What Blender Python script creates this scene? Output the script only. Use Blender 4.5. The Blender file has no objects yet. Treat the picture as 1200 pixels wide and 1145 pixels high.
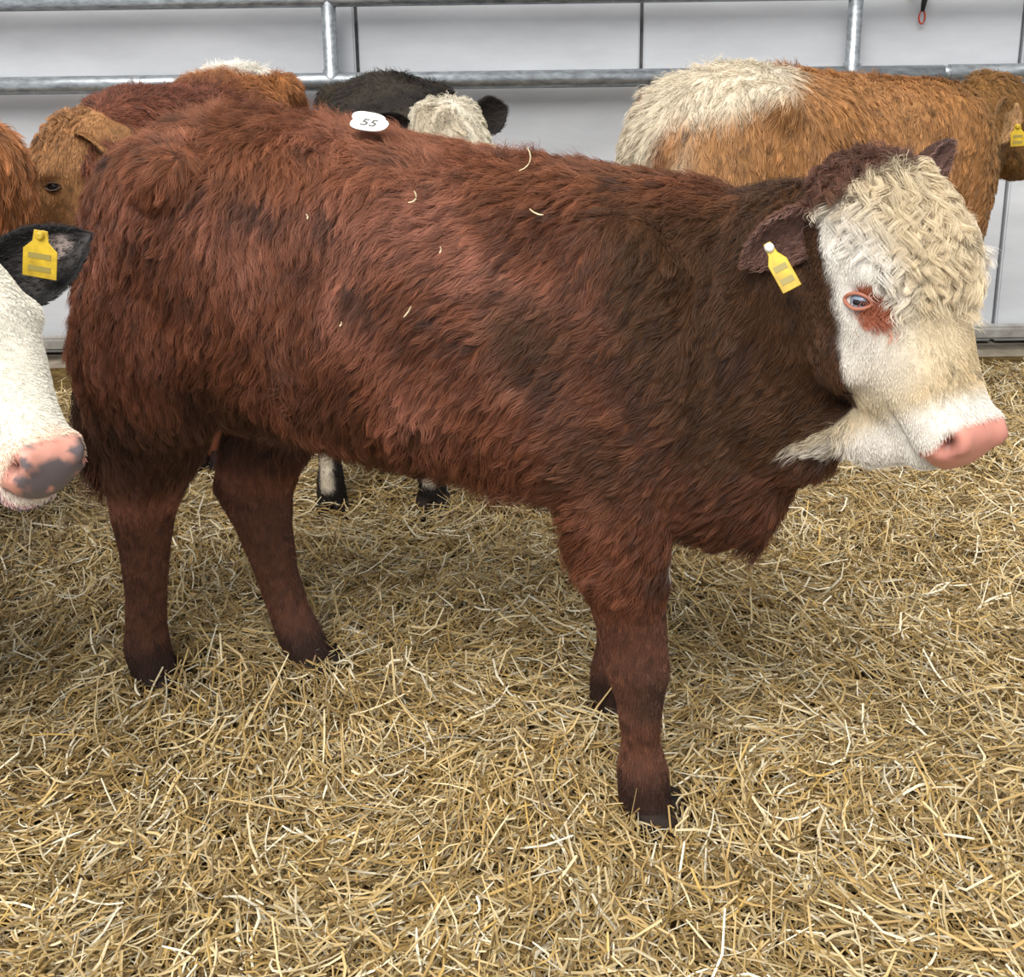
import bpy, bmesh, math, random
import numpy as np
from mathutils import Matrix, Vector

rng = np.random.default_rng(7)
random.seed(7)
SC = bpy.context.scene
COL = SC.collection

# ------------------------------------------------------------------ camera
TH, ROLL = math.radians(15.4), math.radians(0.7)
cam_d = bpy.data.cameras.new('camera')
cam_d.sensor_fit = 'HORIZONTAL'; cam_d.sensor_width = 36.0
cam_d.lens = 1380.0 / 1200.0 * 36.0
cam_d.shift_y = -227.5 / 1200.0
cam_d.clip_start = 0.05
cam = bpy.data.objects.new('camera', cam_d); COL.objects.link(cam)
_c, _s = math.cos(TH), math.sin(TH)
_R0, _U0, _F = Vector((1, 0, 0)), Vector((0, _s, _c)), Vector((0, _c, -_s))
_R = _R0 * math.cos(ROLL) - _U0 * math.sin(ROLL)
_U = _U0 * math.cos(ROLL) + _R0 * math.sin(ROLL)
_m = Matrix((_R, _U, -_F)).transposed().to_4x4(); _m.translation = (0, 0, 1.4)
cam.matrix_world = _m
SC.camera = cam

# ------------------------------------------------------------------ light and exposure
SC.view_settings.view_transform = 'Standard'
SC.view_settings.look = 'None'
SC.view_settings.exposure = 0.0
SC.view_settings.gamma = 1.0
SC.view_settings.use_curve_mapping = False
SC.cycles.use_denoising = True
SC.cycles.max_bounces = 6
SC.cycles.transparent_max_bounces = 8
world = bpy.data.worlds.new('daylight'); SC.world = world
world.use_nodes = True
world.node_tree.nodes['Background'].inputs[0].default_value = (0.95, 0.98, 1.0, 1)
world.node_tree.nodes['Background'].inputs[1].default_value = 0.85
sd = bpy.data.lights.new('sun', 'SUN'); sd.energy = 4.3; sd.angle = math.radians(42); sd.color = (1.0, 0.96, 0.9)
sun = bpy.data.objects.new('sun', sd); COL.objects.link(sun)
sun.rotation_euler = Vector((0.22, 0.55, -0.8)).to_track_quat('-Z', 'Y').to_euler()

# ------------------------------------------------------------------ small helpers
def nrm(a): return a / (np.linalg.norm(a, axis=-1, keepdims=True) + 1e-12)

class Waves:
    """smooth band-limited noise, -1..1 roughly"""
    def __init__(s, freq, seed, n=14):
        r = np.random.default_rng(seed)
        s.k = nrm(r.normal(size=(n, 3))) * freq * r.uniform(.6, 1.5, (n, 1)); s.p = r.uniform(0, 6.28, n)
    def __call__(s, P): return np.sin(P @ s.k.T + s.p).sum(1) / math.sqrt(len(s.p) / 2) * .7

def smooth(a, b, x):
    t = np.clip((x - a) / (b - a), 0, 1); return t * t * (3 - 2 * t)

def mix(a, b, t):
    a = np.asarray(a, float); b = np.asarray(b, float)
    return a * (1 - t[:, None]) + b * t[:, None]

def link(name, data, parent=None, mat=None):
    o = bpy.data.objects.new(name, data); COL.objects.link(o)
    if parent is not None: o.parent = parent
    if mat is not None and hasattr(data, 'materials'):
        data.materials.clear(); data.materials.append(mat)
    return o

def tag(o, label=None, cat=None, group=None, kind=None):
    if label: o['label'] = label
    if cat: o['category'] = cat
    if group: o['group'] = group
    if kind: o['kind'] = kind
    return o

def mesh_from(name, V, Fs, smooth_shade=True):
    me = bpy.data.meshes.new(name); me.from_pydata([tuple(v) for v in V], [], [tuple(f) for f in Fs]); me.update()
    if smooth_shade: me.polygons.foreach_set('use_smooth', [True] * len(me.polygons))
    return me

def empty(name, loc=(0, 0, 0), rz=0, scale=1.0):
    o = bpy.data.objects.new(name, None); COL.objects.link(o)
    o.location = loc; o.rotation_euler = (0, 0, rz); o.scale = (scale,) * 3; o.empty_display_size = .1
    return o

# ------------------------------------------------------------------ materials
def new_mat(name):
    m = bpy.data.materials.new(name); m.use_nodes = True
    return m, m.node_tree, m.node_tree.nodes['Principled BSDF']

def attr_mat(name, rough=.6, spec=.3, bump=0, bump_scale=200, sheen=0):
    m, t, b = new_mat(name)
    a = t.nodes.new('ShaderNodeAttribute'); a.attribute_name = 'Col'
    t.links.new(a.outputs['Color'], b.inputs['Base Color'])
    b.inputs['Roughness'].default_value = rough; b.inputs['Specular IOR Level'].default_value = spec
    if bump:
        n = t.nodes.new('ShaderNodeTexNoise'); n.inputs['Scale'].default_value = bump_scale; n.inputs['Detail'].default_value = 4
        tc = t.nodes.new('ShaderNodeTexCoord'); t.links.new(tc.outputs['Object'], n.inputs['Vector'])
        bp = t.nodes.new('ShaderNodeBump'); bp.inputs['Strength'].default_value = bump; bp.inputs['Distance'].default_value = .003
        t.links.new(n.outputs['Fac'], bp.inputs['Height']); t.links.new(bp.outputs['Normal'], b.inputs['Normal'])
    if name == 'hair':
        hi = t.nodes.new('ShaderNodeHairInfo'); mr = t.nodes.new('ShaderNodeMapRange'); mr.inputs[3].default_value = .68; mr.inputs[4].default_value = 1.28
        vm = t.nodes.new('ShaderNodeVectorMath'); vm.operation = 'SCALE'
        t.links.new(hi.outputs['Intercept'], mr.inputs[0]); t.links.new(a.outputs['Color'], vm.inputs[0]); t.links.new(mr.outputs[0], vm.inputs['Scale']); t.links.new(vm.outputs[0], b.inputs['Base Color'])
    if name == 'hide':
        w = t.nodes.new('ShaderNodeAttribute'); w.attribute_name = 'Wet'; mr = t.nodes.new('ShaderNodeMapRange'); mr.inputs[3].default_value = .75; mr.inputs[4].default_value = .32
        t.links.new(w.outputs['Fac'], mr.inputs[0]); t.links.new(mr.outputs[0], b.inputs['Roughness'])
    return m

def noise_mat(name, c1, c2, scale=8, rough=.6, metal=0, spec=.4, stretch=(1, 1, 1), bump=.1, lo=.35, hi=.65, bdist=.004):
    m, t, b = new_mat(name)
    tc = t.nodes.new('ShaderNodeTexCoord'); mp = t.nodes.new('ShaderNodeMapping'); mp.inputs['Scale'].default_value = stretch
    n = t.nodes.new('ShaderNodeTexNoise'); n.inputs['Scale'].default_value = scale; n.inputs['Detail'].default_value = 8; n.inputs['Roughness'].default_value = .62
    r = t.nodes.new('ShaderNodeValToRGB'); r.color_ramp.elements[0].position = lo; r.color_ramp.elements[1].position = hi
    r.color_ramp.elements[0].color = (*c1, 1); r.color_ramp.elements[1].color = (*c2, 1)
    t.links.new(tc.outputs['Object'], mp.inputs['Vector']); t.links.new(mp.outputs['Vector'], n.inputs['Vector'])
    t.links.new(n.outputs['Fac'], r.inputs['Fac']); t.links.new(r.outputs['Color'], b.inputs['Base Color'])
    b.inputs['Roughness'].default_value = rough; b.inputs['Metallic'].default_value = metal; b.inputs['Specular IOR Level'].default_value = spec
    if bump:
        bp = t.nodes.new('ShaderNodeBump'); bp.inputs['Strength'].default_value = bump; bp.inputs['Distance'].default_value = bdist
        t.links.new(n.outputs['Fac'], bp.inputs['Height']); t.links.new(bp.outputs['Normal'], b.inputs['Normal'])
    return m

M_SKIN = attr_mat('hide', .75, .15)
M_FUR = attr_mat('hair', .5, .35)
M_EAR = attr_mat('ear_hide', .7, .2, .3, 300)
M_STRAW = attr_mat('straw', .45, .45)
M_HOOF = noise_mat('hoof_horn', (.008, .005, .004), (.024, .014, .010), 30, .7, spec=.2)
M_EYE, _t, _b = new_mat('eyeball'); _b.inputs['Base Color'].default_value = (.012, .010, .012, 1); _b.inputs['Roughness'].default_value = .08
M_EYEBLUE, _t, _b = new_mat('eye_sheen'); _b.inputs['Base Color'].default_value = (.26, .31, .40, 1); _b.inputs['Roughness'].default_value = .1  # bluish sheen of the eye put into its base colour
M_LID = noise_mat('eyelid_pink', (.34, .12, .075), (.46, .19, .13), 60, .55)
M_LIDDARK = noise_mat('eyelid_dark', (.05, .025, .015), (.09, .05, .03), 60, .55)
M_YELLOW = noise_mat('yellow_plastic', (.40, .26, .025), (.66, .45, .03), 25, .45, lo=.35, hi=.6)
M_STUD = noise_mat('pale_plastic', (.7, .66, .6), (.8, .78, .72), 25, .5)
M_INK, _t, _b = new_mat('faded_ink'); _b.inputs['Base Color'].default_value = (.30, .24, .06, 1)
M_BLACKINK, _t, _b = new_mat('black_ink'); _b.inputs['Base Color'].default_value = (.10, .10, .09, 1)
M_PAPER = noise_mat('white_sticker', (.78, .76, .70), (.86, .85, .82), 40, .5)
M_GALV = noise_mat('galvanised_steel', (.17, .185, .20), (.46, .49, .52), 55, .36, .7, bump=.06, stretch=(.4, 1, 1), lo=.3, hi=.72)
M_PANEL = noise_mat('grey_concrete_panel', (.44, .455, .485), (.60, .62, .655), 2.6, .8, spec=.2, bump=.08, stretch=(.45, 1, 1.6), lo=.28, hi=.62)
M_JOINT = noise_mat('dirty_joint', (.10, .10, .105), (.22, .22, .22), 25, .85, bump=.2)
M_FLOOR = noise_mat('dirty_concrete', (.16, .13, .095), (.30, .265, .21), 9, .9, spec=.1, bump=.4, bdist=.01)
M_UNDER = noise_mat('dark_underlayer', (.04, .024, .008), (.16, .105, .04), 34, .9, spec=.05, bump=.8, bdist=.02)  # dark colour paints the shade in the gaps between stalks
M_KERB = noise_mat('kerb_steel', (.24, .23, .21), (.40, .39, .37), 14, .7, .2, bump=.2)
M_RED = noise_mat('red_cord', (.45, .05, .03), (.55, .08, .05), 60, .6)
M_BLACK = noise_mat('black_rubber', (.015, .015, .016), (.035, .035, .035), 60, .6)

# ------------------------------------------------------------------ setting: wall, floor, rails
WALL_Y = 4.47
def box_mesh(name, x0, x1, y0, y1, z0, z1, bev=.004):
    bm = bmesh.new()
    vs = [bm.verts.new((x, y, z)) for x in (x0, x1) for y in (y0, y1) for z in (z0, z1)]
    for f in ((0, 1, 3, 2), (4, 6, 7, 5), (0, 4, 5, 1), (2, 3, 7, 6), (0, 2, 6, 4), (1, 5, 7, 3)):
        bm.faces.new([vs[i] for i in f])
    bmesh.ops.recalc_face_normals(bm, faces=bm.faces)
    if bev: bmesh.ops.bevel(bm, geom=list(bm.edges), offset=bev, segments=2, affect='EDGES')
    me = bpy.data.meshes.new(name); bm.to_mesh(me); bm.free(); return me

wall = link('wall_back', box_mesh('wall_back', -4.2, 4.6, WALL_Y + .035, WALL_Y + .2, -.1, 2.6, 0), None, M_JOINT); tag(wall, kind='structure')
joints = [-3.9, -2.72, -.566, .494, 1.911, 3.05, 4.3]
for a, b in zip(joints[:-1], joints[1:]):
    link('panel', box_mesh('panel', a + .007, b - .007, WALL_Y, WALL_Y + .06, -.05, 2.58, .006), wall, M_PANEL)

floor = link('floor', box_mesh('floor', -4.2, 4.6, -.6, WALL_Y + .2, -.3, -.06, 0), None, M_FLOOR); tag(floor, kind='structure')

def tube(bm, pts, r, n=14, cap=True):
    pts = [Vector(p) for p in pts]; rings = []
    for i, p in enumerate(pts):
        d = (pts[min(i + 1, len(pts) - 1)] - pts[max(i - 1, 0)]).normalized()
        a = d.cross(Vector((0, 0, 1)) if abs(d.z) < .9 else Vector((1, 0, 0))).normalized(); b = d.cross(a)
        rr = r[i] if hasattr(r, '__len__') else r
        rings.append([bm.verts.new(p + (a * math.cos(6.2832 * k / n) + b * math.sin(6.2832 * k / n)) * rr) for k in range(n)])
    for q, w in zip(rings[:-1], rings[1:]):
        for k in range(n): bm.faces.new((q[k], q[(k + 1) % n], w[(k + 1) % n], w[k]))
    if cap: bm.faces.new(rings[0][::-1]); bm.faces.new(rings[-1])
def tube_obj(name, pts, r, mat, parent, n=14):
    bm = bmesh.new(); tube(bm, pts, r, n); bmesh.ops.recalc_face_normals(bm, faces=bm.faces)
    me = bpy.data.meshes.new(name); bm.to_mesh(me); bm.free()
    for p in me.polygons: p.use_smooth = len(p.vertices) == 4
    return link(name, me, parent, mat)

RY = 4.40
rail = tag(empty('pen_barrier', (0, RY, 0)), 'galvanised tubular pen barrier running along the grey wall behind the cattle', 'barrier')
tube_obj('rail', [(-3.6, 0, 1.008), (1.6, 0, 1.012)], .033, M_GALV, rail, 20)
tube_obj('rail', [(1.62, 0, 1.013), (4.2, 0, 1.014)], .0335, M_GALV, rail, 20)
tube_obj('rail_sleeve', [(1.57, 0, 1.013), (1.66, 0, 1.013)], .029, M_GALV, rail, 20)
tube_obj('top_rail', [(-3.6, 0, 1.300), (4.2, 0, 1.312)], .027, M_GALV, rail, 20)
for X in (-2.56, -.654, 1.262, 3.17):
    tube_obj('upright', [(X, 0, .06), (X, 0, 1.305)], .0265, M_GALV, rail, 18)
    tube_obj('weld_collar', [(X, 0, .965), (X, 0, 1.055)], .0315, M_GALV, rail, 18)
bk = link('bottom_rail', box_mesh('bottom_rail', -3.6, 4.2, -.028, .028, -.012, .040, .010), rail, M_KERB)

hg = tag(empty('hanging_strap', (1.527, WALL_Y - .02, 1.27)), 'short black and red loop strap hanging on the grey wall top', 'strap')
tube_obj('strap_body', [(.005, 0, .06), (0, 0, .0), (-.004, 0, -.035)], [.010, .010, .007], M_BLACK, hg, 10)
lp = [(-.004 + .011 * math.sin(t), 0, -.055 + .024 * math.cos(t)) for t in np.linspace(0, 6.283, 18)]
tube_obj('strap_loop', lp, .0035, M_RED, hg, 8)
tube_obj('wall_bolt', [(-.047, .02, .055), (-.047, -.01, .055)], [.018, .015], M_KERB, hg, 12)

# ------------------------------------------------------------------ cattle
NS = 28
def ring(center, a, b, ra, rb_up, rb_dn, p=1.0):
    """closed superellipse ring in plane spanned by a (side) and b (up)"""
    t = np.linspace(0, 2 * np.pi, NS, endpoint=False); c, s = np.cos(t), np.sin(t)
    cc = np.sign(c) * np.abs(c) ** p; ss = np.sign(s) * np.abs(s) ** p
    rb = np.where(ss > 0, rb_up, rb_dn)
    return np.asarray(center)[None] + np.outer(cc * ra, a) + np.outer(ss * rb, b)
class Shell:
    def __init__(s): s.V = []; s.F = []
    def loft(s, rings):
        n0 = len(s.V)
        for r in rings: s.V.extend(r.tolist())
        m = len(rings[0])
        for i in range(len(rings) - 1):
            for k in range(m):
                k2 = (k + 1) % m
                s.F.append((n0 + i * m + k, n0 + i * m + k2, n0 + (i + 1) * m + k2, n0 + (i + 1) * m + k))
        for base, rev in ((n0, True), (n0 + (len(rings) - 1) * m, False)):
            c = np.mean(np.array(s.V[base:base + m]), 0); ci = len(s.V); s.V.append(c.tolist())
            for k in range(m):
                k2 = (k + 1) % m
                s.F.append((ci, base + k2, base + k) if rev else (ci, base + k, base + k2))
    def chain(s, pts, radii):
        """round-ish tapering limb along a path; radii (ra, rb) or float"""
        pts = np.array(pts, float); rings = []
        for i, p in enumerate(pts):
            d = nrm(pts[min(i + 1, len(pts) - 1)] - pts[max(i - 1, 0)])
            a = np.cross(d, [1, 0, 0]) if abs(d[0]) < .8 else np.cross(d, [0, 0, 1]); a = nrm(a); b = np.cross(a, d)
            ra, rb = radii[i] if hasattr(radii[i], '__len__') else (radii[i], radii[i])
            rings.append(ring(p, a, b, ra, rb, rb))
        s.loft(rings)
    def ellipsoid(s, c, M, r):
        rings = []
        for t in np.linspace(-1, 1, 11)[1:-1]:
            q = math.sqrt(1 - t * t); rings.append(ring(np.asarray(c) + M[:, 0] * r[0] * t, M[:, 1], M[:, 2], r[1] * q, r[2] * q, r[2] * q))
        s.loft(rings)

# x, z_top, z_bottom, half width, height of the widest level (0 = bottom, 1 = top)
TRUNK = [(-1.145, .96, .82, .05, .5), (-1.12, 1.02, .74, .105, .5), (-1.06, 1.085, .64, .172, .52), (-.96, 1.142, .585, .208, .54), (-.84, 1.168, .57, .225, .55),
         (-.70, 1.15, .575, .235, .5), (-.55, 1.13, .56, .25, .45), (-.40, 1.11, .555, .262, .42), (-.26, 1.095, .545, .255, .42), (-.13, 1.085, .52, .235, .42),
         (-.01, 1.078, .49, .205, .42), (.08, 1.06, .48, .165, .42), (.15, 1.02, .51, .115, .45), (.19, .95, .60, .06, .45)]
# head stations along the face: u, v top, v bottom, half width
HEAD = [(-.03, -.055, -.13, .055), (-.012, -.012, -.17, .082), (.02, .006, -.20, .094), (.06, .012, -.215, .099), (.11, .018, -.225, .102), (.155, .016, -.235, .102),
        (.20, .002, -.235, .095), (.245, -.006, -.225, .082), (.29, -.012, -.205, .069), (.325, -.014, -.18, .061), (.35, -.014, -.155, .060), (.374, -.012, -.14, .062),
        (.393, -.02, -.128, .057), (.408, -.042, -.112, .042), (.416, -.06, -.098, .02)]
LEGS = dict(
    near_hind=[(-.90, -.09, 1.02, .08, .06), (-.915, -.11, .95, .13, .085), (-.935, -.125, .86, .165, .10), (-.955, -.135, .74, .172, .10), (-.975, -.125, .62, .14, .085), (-1.00, -.11, .53, .098, .07), (-1.035, -.10, .44, .075, .058), (-1.055, -.095, .37, .064, .05),
               (-1.06, -.092, .30, .05, .043), (-1.07, -.09, .20, .04, .037), (-1.08, -.088, .12, .04, .038), (-1.085, -.087, .075, .046, .043), (-1.075, -.086, .03, .046, .043), (-1.07, -.086, .0, .046, .044)],
    far_hind=[(-.90, .09, 1.02, .08, .06), (-.905, .11, .95, .13, .085), (-.90, .125, .86, .16, .10), (-.87, .13, .74, .165, .10), (-.855, .12, .62, .135, .085), (-.87, .105, .52, .10, .07), (-.90, .09, .43, .09, .06), (-.918, .082, .37, .090, .050),
              (-.895, .078, .30, .062, .045), (-.87, .075, .20, .045, .038), (-.845, .073, .12, .042, .038), (-.825, .072, .075, .047, .043), (-.805, .071, .03, .048, .043), (-.795, .07, .0, .048, .044)],
    near_front=[(-.05, -.09, .98, .06, .05), (-.055, -.115, .90, .10, .065), (-.06, -.13, .80, .125, .075), (-.07, -.14, .68, .12, .075), (-.08, -.14, .58, .098, .07), (-.075, -.135, .48, .08, .062), (-.062, -.132, .40, .062, .052), (-.05, -.13, .33, .055, .047), (-.042, -.13, .275, .053, .048),
                (-.037, -.13, .22, .038, .037), (-.034, -.13, .14, .031, .030), (-.03, -.13, .085, .043, .04), (-.026, -.13, .04, .043, .042), (-.02, -.13, 0, .046, .044)],
    far_front=[(-.07, .09, .98, .06, .05), (-.075, .115, .90, .10, .065), (-.08, .13, .80, .125, .075), (-.09, .135, .68, .12, .075), (-.11, .137, .58, .09, .065), (-.12, .138, .48, .075, .058), (-.13, .138, .40, .058, .05), (-.135, .138, .33, .053, .046), (-.14, .138, .275, .051, .047),
               (-.148, .138, .22, .041, .038), (-.155, .138, .14, .035, .033), (-.16, .138, .085, .042, .04), (-.16, .138, .04, .042, .04), (-.158, .138, 0, .046, .044)])

def head_matrix(yaw, pitch, roll=0):
    """local head axes as columns u (poll to muzzle), v (out of the forehead), w (right side); yaw > 0 turns to the animal's left"""
    ya, pi_, ro = map(math.radians, (yaw, pitch, roll))
    h = np.array([math.cos(ya), math.sin(ya), 0])
    u = h * math.sin(pi_) + np.array([0, 0, -math.cos(pi_)]); v = h - u * (h @ u); v = nrm(v); w = np.cross(u, v)
    M = np.stack([u, v, w], 1)
    c, s = math.cos(ro), math.sin(ro); K = np.array([[0, -v[2], v[1]], [v[2], 0, -v[0]], [-v[1], v[0], 0]])
    return (np.eye(3) + s * K + (1 - c) * K @ K) @ M

def remeshed(name, sh, voxel, it=6, fac=.5):
    me = mesh_from(name + '_raw', sh.V, sh.F)
    o = bpy.data.objects.new('raw', me); COL.objects.link(o)
    m = o.modifiers.new('r', 'REMESH'); m.mode = 'VOXEL'; m.voxel_size = voxel; m.use_smooth_shade = True
    if it: s = o.modifiers.new('s', 'SMOOTH'); s.factor = fac; s.iterations = it
    dg = bpy.context.evaluated_depsgraph_get(); dg.update()
    out = bpy.data.meshes.new_from_object(o.evaluated_get(dg)); out.name = name
    bpy.data.objects.remove(o); bpy.data.meshes.remove(me)
    return out

def get_co(me):
    a = np.empty(len(me.vertices) * 3, np.float32); me.vertices.foreach_get('co', a); return a.reshape(-1, 3).astype(float)
def get_no(me):
    a = np.empty(len(me.vertices) * 3, np.float32); me.vertices.foreach_get('normal', a); return a.reshape(-1, 3).astype(float)
def set_co(me, P): me.vertices.foreach_set('co', P.astype(np.float32).ravel()); me.update()
def set_col(me, C):
    at = me.color_attributes.get('Col') or me.color_attributes.new('Col', 'FLOAT_COLOR', 'POINT')
    at.data.foreach_set('color', np.concatenate([np.clip(C, 0, 1), np.ones((len(C), 1))], 1).astype(np.float32).ravel())

def sample(me, n, dens, r):
    me.calc_loop_triangles()
    T = np.empty(len(me.loop_triangles) * 3, np.int32); me.loop_triangles.foreach_get('vertices', T); T = T.reshape(-1, 3)
    P, N = get_co(me), get_no(me)
    A = np.linalg.norm(np.cross(P[T[:, 1]] - P[T[:, 0]], P[T[:, 2]] - P[T[:, 0]]), axis=1) * dens(P, N)[T].mean(1)
    i = r.choice(len(T), n, p=A / A.sum()); a, b = r.random(n), r.random(n)
    f = a + b > 1; a[f], b[f] = 1 - a[f], 1 - b[f]
    w = np.stack([1 - a - b, a, b], 1)[:, :, None]
    return (P[T[i]] * w).sum(1), nrm((N[T[i]] * w).sum(1))

def grow(name, me, n, dens, length, groom, colour, parent, mat=M_FUR, clump_size=12, clump=.7, wave=.12, lift=.35, radius=.0004, K=6, seed=1, colour_jit=.22):
    """a coat of curves on a mesh: roots sampled on it, combed along groom, gathered into locks"""
    from mathutils.kdtree import KDTree
    r = np.random.default_rng(seed)
    P, N = sample(me, n, dens, r)
    L = length(P, N) * r.uniform(.7, 1.12, n)
    D = groom(P, N); D = D - N * (D * N).sum(1, keepdims=True); D = nrm(D + r.normal(size=(n, 3)) * .10)
    lf = (lift(P, N) if callable(lift) else np.full(n, lift)) * r.uniform(.6, 1.4, n)
    t = np.linspace(0, 1, K)
    B = nrm(np.cross(N, D))
    ph = r.uniform(0, 6.28, n)
    # path: leaves at an angle, then lies down along the groom
    up = lf[:, None] * (t - .55 * t ** 2)[None]; al = (t * (1 - .15 * lf[:, None]))
    X = P[:, None] + L[:, None, None] * (up[:, :, None] * N[:, None] + al[:, :, None] * D[:, None])
    wv = wave(P, N) if callable(wave) else np.full(n, wave)
    # locks
    g = max(2, n // clump_size); gi = r.choice(n, g, replace=False)
    kd = KDTree(g)
    for k, j in enumerate(gi): kd.insert(P[j], k)
    kd.balance()
    near = np.fromiter((kd.find(p)[1] for p in P), int, n); gj = gi[near]
    # waviness is shared by a lock so it reads as strands
    gp = ph[gj]; fr = r.uniform(5, 9, n)[gj]
    sw = np.sin(t[None] * fr[:, None] + gp[:, None]) - np.sin(gp)[:, None]
    sw2 = np.cos(t[None] * fr[:, None] * .9 + gp[:, None] * 1.7) - np.cos(gp * 1.7)[:, None]
    X += (L * wv)[:, None, None] * t[None, :, None] ** .7 * (sw[:, :, None] * B[:, None] + .6 * sw2[:, :, None] * N[:, None])
    G = X[gj]; cl = (clump(P, N) if callable(clump) else np.full(n, clump))[:, None, None] * t[None, :, None] ** 1.1 * (.75 + .25 * np.sin(gp * 3)[:, None, None])
    d = np.linalg.norm(P - P[gj], axis=1); ok = np.clip(1.6 - d / (.9 * L + 1e-4), 0, 1)
    X = X * (1 - cl * ok[:, None, None]) + G * cl * ok[:, None, None]
    # keep the strands outside the skin
    h = ((X - P[:, None]) * N[:, None]).sum(2); X += N[:, None] * np.clip(.0012 * t[None] * 3 - h, 0, None)[:, :, None]
    C = colour(P, N); cj = colour_jit * (1 - .75 * smooth(.35, .6, C.mean(1)))[:, None]
    C = C * np.clip(1 + r.normal(size=(n, 1)) * cj * .6 + r.normal(size=(n, 1))[gj] * cj, .45, 1.7)
    cu = bpy.data.hair_curves.new(name); cu.add_curves([K] * n)
    cu.attributes['position'].data.foreach_set('vector', X.astype(np.float32).ravel())
    ra = cu.attributes.new('radius', 'FLOAT', 'POINT') if 'radius' not in cu.attributes else cu.attributes['radius']
    R = (radius * (1 - .8 * t ** 2))[None] * np.ones((n, 1)); ra.data.foreach_set('value', R.astype(np.float32).ravel())
    ca = cu.attributes.new('Col', 'FLOAT_COLOR', 'CURVE')
    ca.data.foreach_set('color', np.concatenate([np.clip(C, 0, 1), np.ones((n, 1))], 1).astype(np.float32).ravel())
    o = link(name, cu, parent); cu.materials.append(mat); o['kind'] = 'stuff'
    return o

def make_ear(parent, base, d, face, length, width, col_out, col_in, hair, seed, droop=.0, cup=.5, n_hair=2500, rim=None, patch=None):
    """a leaf-shaped cupped ear; d = direction of the tip, face = the way the hollow looks"""
    d = nrm(np.asarray(d, float)); face = np.asarray(face, float); face = nrm(face - d * (face @ d)); b = np.cross(d, face)
    V, C, F = [], [], []; nu, nv = 15, 13
    for side in (0, 1):
        for i in range(nu):
            s = i / (nu - 1); w = width * (math.sin(math.pi * min(1, .17 + .83 * s) ** 1.05) ** .75 if s < 1 else 0.02) * (1 if s > .15 else .75 + .25 * s / .15)
            w = max(w, .003)
            for j in range(nv):
                a = -1 + 2 * j / (nv - 1)
                cupd = cup * w * (a * a - .55) * (1.25 - .6 * s)
                p = np.asarray(base) + d * length * s + b * (w * a * (1 - .22 * a * a * cup)) + face * (cupd - droop * length * s * s - side * .007 * (1 - abs(a) ** 3) - side * .001)
                V.append(p)
                if side == 0: C.append(np.array(col_in) * (1 if abs(a) < .62 else .0) + np.array(rim if rim is not None else col_out) * (0 if abs(a) < .62 else 1))
                else: C.append(np.array(col_out))
                if side == 0 and patch is not None and abs(a + .25) < .35 and .5 < s < .85: C[-1] = np.array(patch)
    m = nu * nv
    for side in (0, 1):
        for i in range(nu - 1):
            for j in range(nv - 1):
                q = [side * m + i * nv + j, side * m + i * nv + j + 1, side * m + (i + 1) * nv + j + 1, side * m + (i + 1) * nv + j]
                F.append(q if side == 0 else q[::-1])
    edge = [i * nv for i in range(nu)] + [(nu - 1) * nv + j for j in range(1, nv)] + [i * nv + nv - 1 for i in range(nu - 2, -1, -1)] + [j for j in range(nv - 2, 0, -1)]
    for k in range(len(edge)):
        a_, b_ = edge[k], edge[(k + 1) % len(edge)]; F.append((a_, b_, b_ + m, a_ + m))
    me = mesh_from('ear', V, F)
    bm = bmesh.new(); bm.from_mesh(me); bmesh.ops.recalc_face_normals(bm, faces=bm.faces); bm.to_mesh(me); bm.free()
    set_col(me, np.array(C))
    o = link('ear', me, parent, M_EAR)
    if n_hair:
        base_ = np.asarray(base)
        def inside(P, N): return (N @ face > 0)
        def colf(P, N):
            return np.where(inside(P, N)[:, None], np.array(col_in)[None] * .6 + np.array(col_out)[None] * .4, np.array(col_out)[None])
        grow('ear_fur', me, n_hair, lambda P, N: np.where(N @ face > 0, .55, 1.), lambda P, N: np.where(N @ face > 0, hair * 1.1, hair), lambda P, N: np.tile(d, (len(P), 1)), colf, o, lift=.45, seed=seed, radius=.00035, wave=.15, clump_size=8)
    return o

def text_mesh(txt, size, mat, parent, name, depth=.0008):
    cu = bpy.data.curves.new(name, 'FONT'); cu.body = txt; cu.size = size; cu.align_x = 'CENTER'; cu.align_y = 'CENTER'; cu.extrude = depth / 2
    o = bpy.data.objects.new('tmp', cu); COL.objects.link(o); dg = bpy.context.evaluated_depsgraph_get(); dg.update()
    me = bpy.data.meshes.new_from_object(o.evaluated_get(dg)); bpy.data.objects.remove(o); me.name = name
    return link(name, me, parent, mat)

def frame_obj(o, pos, x, y):
    x = nrm(np.asarray(x, float)); y = np.asarray(y, float); y = nrm(y - x * (x @ y)); z = np.cross(x, y)
    m = Matrix(np.stack([x, y, z], 1).tolist()).to_4x4(); m.translation = Vector(np.asarray(pos, float).tolist()); o.matrix_local = m

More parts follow.
